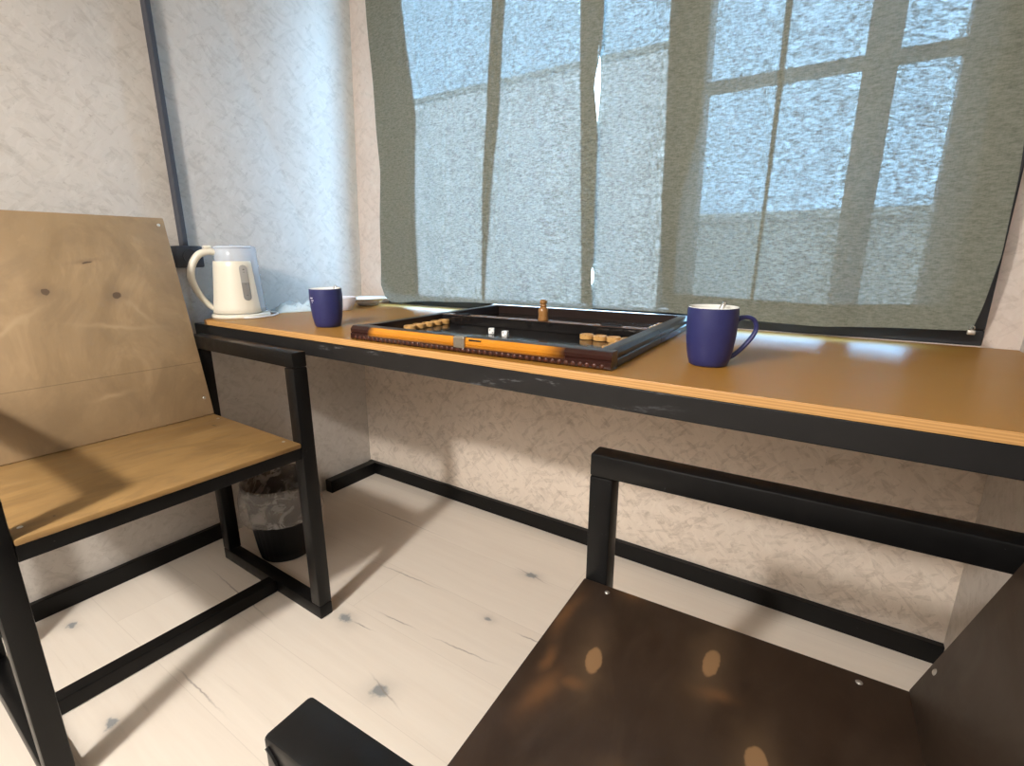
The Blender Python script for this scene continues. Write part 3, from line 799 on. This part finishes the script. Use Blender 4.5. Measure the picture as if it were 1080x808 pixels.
def case_half(y0, front):
    y1 = y0+GD-.001
    b = B(); box(b, (0.006, y0+.006, 0), (GW-.006, y1-.004, .007)); ins = obj('case_bottom', b, M['interior'], gb)
    def rail(name, x0, ya, x1, yb, m, out):
        """moulded rail with a stepped outer face; out = outward direction"""
        bm = B(); h = GH
        if out in ('-y', '+y'):
            d = 1 if out == '-y' else -1
            yo, yi = (ya, yb) if d > 0 else (yb, ya)
            sec = [(yo+d*.003, 0), (yo, .003), (yo, .0135), (yo+d*.003, .0155), (yo+d*.0015, .018), (yo+d*.0015, .024), (yo+d*.007, h-.001), (yo+d*.010, h), (yi-d*.001, h), (yi, h-.001), (yi, 0)]
            t = bmesh.new(); L = [t.verts.new((x0, a, z)) for a, z in sec]; R_ = [t.verts.new((x1, a, z)) for a, z in sec]
        else:
            d = 1 if out == '-x' else -1
            xo, xi = (x0, x1) if d > 0 else (x1, x0)
            sec = [(xo+d*.003, 0), (xo, .003), (xo, .0135), (xo+d*.003, .0155), (xo+d*.0015, .018), (xo+d*.0015, .024), (xo+d*.007, h-.001), (xo+d*.010, h), (xi-d*.001, h), (xi, h-.001), (xi, 0)]
            t = bmesh.new(); L = [t.verts.new((a, ya, z)) for a, z in sec]; R_ = [t.verts.new((a, yb, z)) for a, z in sec]
        n = len(sec)
        for i in range(n): t.faces.new((L[i], L[(i+1) % n], R_[(i+1) % n], R_[i]))
        t.faces.new(L[::-1]); t.faces.new(R_); join(bm, t)
        return obj(name, bm, m, gb)
    rw = .030
    if front:
        r = rail('front_rail', 0, y0, GW, y0+rw, [M['burst'], M['lacquer_grey']], '-y')
        for p in r.data.polygons:
            if p.normal.z > .9: p.material_index = 1
        b = B(); box(b, (rw, y1-.014, .007), (GW-rw, y1, GH), .0015); hr = obj('hinge_rail', b, [M['interior'], M['hinge_wood']], gb)
        # scalloped strip along the foot of the front
        b = B()
        for i in range(46):
            xx = .016+i*(GW-.032)/45
            lathe(b, [(0, -.0026), (.003, -.0019), (.0058, 0), (.003, .0019), (0, .0026)], 10, M=Matrix.Translation((xx, y0+.0010, .0062)) @ Matrix.Rotation(PI/2, 4, 'X'))
        o = obj('scalloped_trim', b, M['scallop'], gb, True)
    else:
        b = B(); box(b, (rw, y0+.0005, .007), (GW-rw, y0+.014, GH), .0015); hr = obj('hinge_rail', b, [M['interior'], M['hinge_wood']], gb)
        rail('rear_rail', 0, y1-rw, GW, y1, M['lacquer'], '+y')
    for p in hr.data.polygons:
        if p.normal.z > .6: p.material_index = 1
    ya, yb = (y0+rw, y1) if front else (y0, y1-rw)
    for nm, x0, x1, out in (('side_rail', 0, rw, '-x'), ('side_rail', GW-rw, GW, '+x')):
        r = rail(nm, x0, ya, x1, yb, [M['lacquer'], M['lacquer_grey']], out)
        for p in r.data.polygons:
            if p.normal.z > .9: p.material_index = 1
M['scallop'] = plain('dark_red_scallop_varnish', (.055, .016, .009), .2, var=.4, scale=40)
case_half(0, True); case_half(GD, False)
# metal latch plate and the worn notch, two hinges
M['brass_dull'] = plain('dull_nickel', (.42, .38, .32), .35, .9, var=.2)
bm = B(); box(bm, (.292, -.0022, .010), (.318, .0022, .0305), .001); box(bm, (.294, -.0005, GH-.001), (.316, .013, GH+.0012), .0006)
for x in (.299, .311): lathe(bm, [(0, .0012), (.0018, .0008), (.0024, 0)], 10, M=Matrix.Translation((x, -.0022, .018)) @ Matrix.Rotation(PI/2, 4, 'X'))
lt = obj('latch', bm, M['brass_dull'], gb); lt['label'] = 'dull metal latch plate'
bm = B(); prism(bm, [(.328, .020), (.352, .022), (.3555, .0275), (.326, .0275), (.337, .0185)][:4], -.0006, .0012, 0, Matrix(((1, 0, 0, 0), (0, 0, -1, .0030), (0, 1, 0, 0), (0, 0, 0, 1)))); obj('worn_notch', bm, M['interior'], gb)
for x in (.09, .50):
    bm = B(); box(bm, (x-.022, GD-.013, GH-.0005), (x+.022, GD+.013, GH+.0012), .0005); tube(bm, [(x-.022, GD, GH+.002), (x+.022, GD, GH+.002)], .0026, 10); obj('hinge', bm, M['black_plastic'], gb)
# checkers, dice, pawn: separate pieces standing in or on the case
M['checker'] = wood('pale_turned_wood', (.50, .27, .085), (.62, .36, .13), (40, 40, 40), .3, .45, mott=.2)
def gpt(x, y, z=0):
    c, s = math.cos(gr), math.sin(gr); return (GB.x + c*x - s*y, GB.y + s*x + c*y, GB.z + z)
def gloc(X, Y):
    c, s = math.cos(-gr), math.sin(-gr); dx, dy = X-GB.x, Y-GB.y; return (c*dx - s*dy, s*dx + c*dy)
bm = B(); lathe(bm, [(0, 0), (.0135, 0), (.0150, .0012), (.0150, .0098), (.0135, .0110), (.0110, .0110), (.0100, .0100), (.0060, .0100), (.0045, .0108), (0, .0108)], 32)
chk = autosmooth(obj('checker', bm, M['checker']), 40)
first = True
def place_checker(X, Y, z, label, group):
    global first
    o = chk if first else chk.copy()
    if not first: COL.objects.link(o)
    first = False
    o.location = (X, Y, z); tag(o, label, 'game piece', group); return o
fl = TZ+.0072
left_lab = ['nearest the front rail', 'second from the front rail', 'third from the front rail', 'fourth from the front rail', 'farthest from the front rail']
for i in range(5):
    x, y = .0465, .142 + i*.0325
    X, Y, _ = gpt(x, y)
    o = place_checker(X, Y, fl, 'pale wooden checker along the left rail of the case, ' + left_lab[i], 'checkers along the left rail')
rl_ = ['leftmost of the row of four', 'second from left in the row of four', 'third from left in the row of four', 'rightmost of the row of four']
for i in range(4):
    X, Y, _ = gpt(.468+i*.0315, .238-.003*i)
    place_checker(X, Y, fl, 'pale wooden checker by the right rail, ' + rl_[i], 'checkers near the right rail')
for i, (x, y, lab) in enumerate([(.563, .192, 'pale wooden checker by the right rail, first in front of the row'), (.563, .158, 'pale wooden checker by the right rail, second in front of the row'),
                                 (.563, .124, 'pale wooden checker by the right rail, nearest the front rail')]):
    X, Y, _ = gpt(x, y); place_checker(X, Y, fl, lab, 'checkers near the right rail')
bl_ = ['nearest the hinge', 'second from the hinge', 'third from the hinge', 'farthest from the hinge']
for i in range(4):
    X, Y, _ = gpt(.563, GD+.095+i*.034)
    place_checker(X, Y, fl, 'pale wooden checker in the far half of the case, ' + bl_[i], 'checkers in the far half')
M['die'] = plain('ivory_plastic', (.80, .79, .76), .3, var=.01); M['pip'] = plain('black_pip', (.02, .02, .02), .4)
def die(X, Y, rz, label):
    d = thing('die', label, 'die', (X, Y, fl), rz, 'two dice')
    bm = B(); box(bm, (-.0065, -.0065, 0), (.0065, .0065, .013), .0014); autosmooth(obj('cube', bm, M['die'], d))
    bm = B()
    for (x, z) in ((-.003, .0095), (.003, .0035)):
        lathe(bm, [(0, .0003), (.0014, .0002), (.0014, 0)], 8, M=Matrix.Translation((x, -.0065, z)) @ Matrix.Rotation(PI/2, 4, 'X'))
    for (x, y) in ((-.003, -.003), (0, 0), (.003, .003)):
        lathe(bm, [(0, .0003), (.0014, .0002), (.0014, 0)], 8, M=Matrix.Translation((x, y, .013)))
    for (y, z) in ((-.003, .0095), (.003, .0095), (-.003, .0035), (.003, .0035)):
        lathe(bm, [(0, .0003), (.0014, .0002), (.0014, 0)], 8, M=Matrix.Translation((.0065, y, z)) @ Matrix.Rotation(PI/2, 4, 'Y'))
    obj('pips', bm, M['pip'], d); return d
X, Y, _ = gpt(.250, .194); die(X, Y, .5, 'white die in the case, left one of the pair')
X, Y, _ = gpt(.300, .174); die(X, Y, .2, 'white die in the case, right one of the pair')
M['pawn'] = wood('brown_turned_wood', (.26, .12, .035), (.34, .17, .055), (60, 60, 20), .3, .45, mott=.2)
X, Y, _ = gpt(.330, GD-.002)
pw = thing('chess_pawn', 'brown turned wooden chess piece standing on the hinge of the game case', 'chess piece', (X, Y, TZ+GH+.0008))
bm = B(); lathe(bm, [(0, 0), (.0118, 0), (.0122, .002), (.0118, .006), (.0112, .014), (.0120, .021), (.0112, .027), (.0085, .031), (.0062, .033)], 32); obj('body', bm, M['pawn'], pw, True)
bm = B(); lathe(bm, [(.0062, .0325), (.0085, .0345), (.0088, .0365), (.0060, .0380), (.0062, .0385), (.0082, .0405), (.0088, .0440), (.0078, .0475), (.0045, .0495), (0, .050)], 32); obj('head', bm, M['pawn'], pw, True)
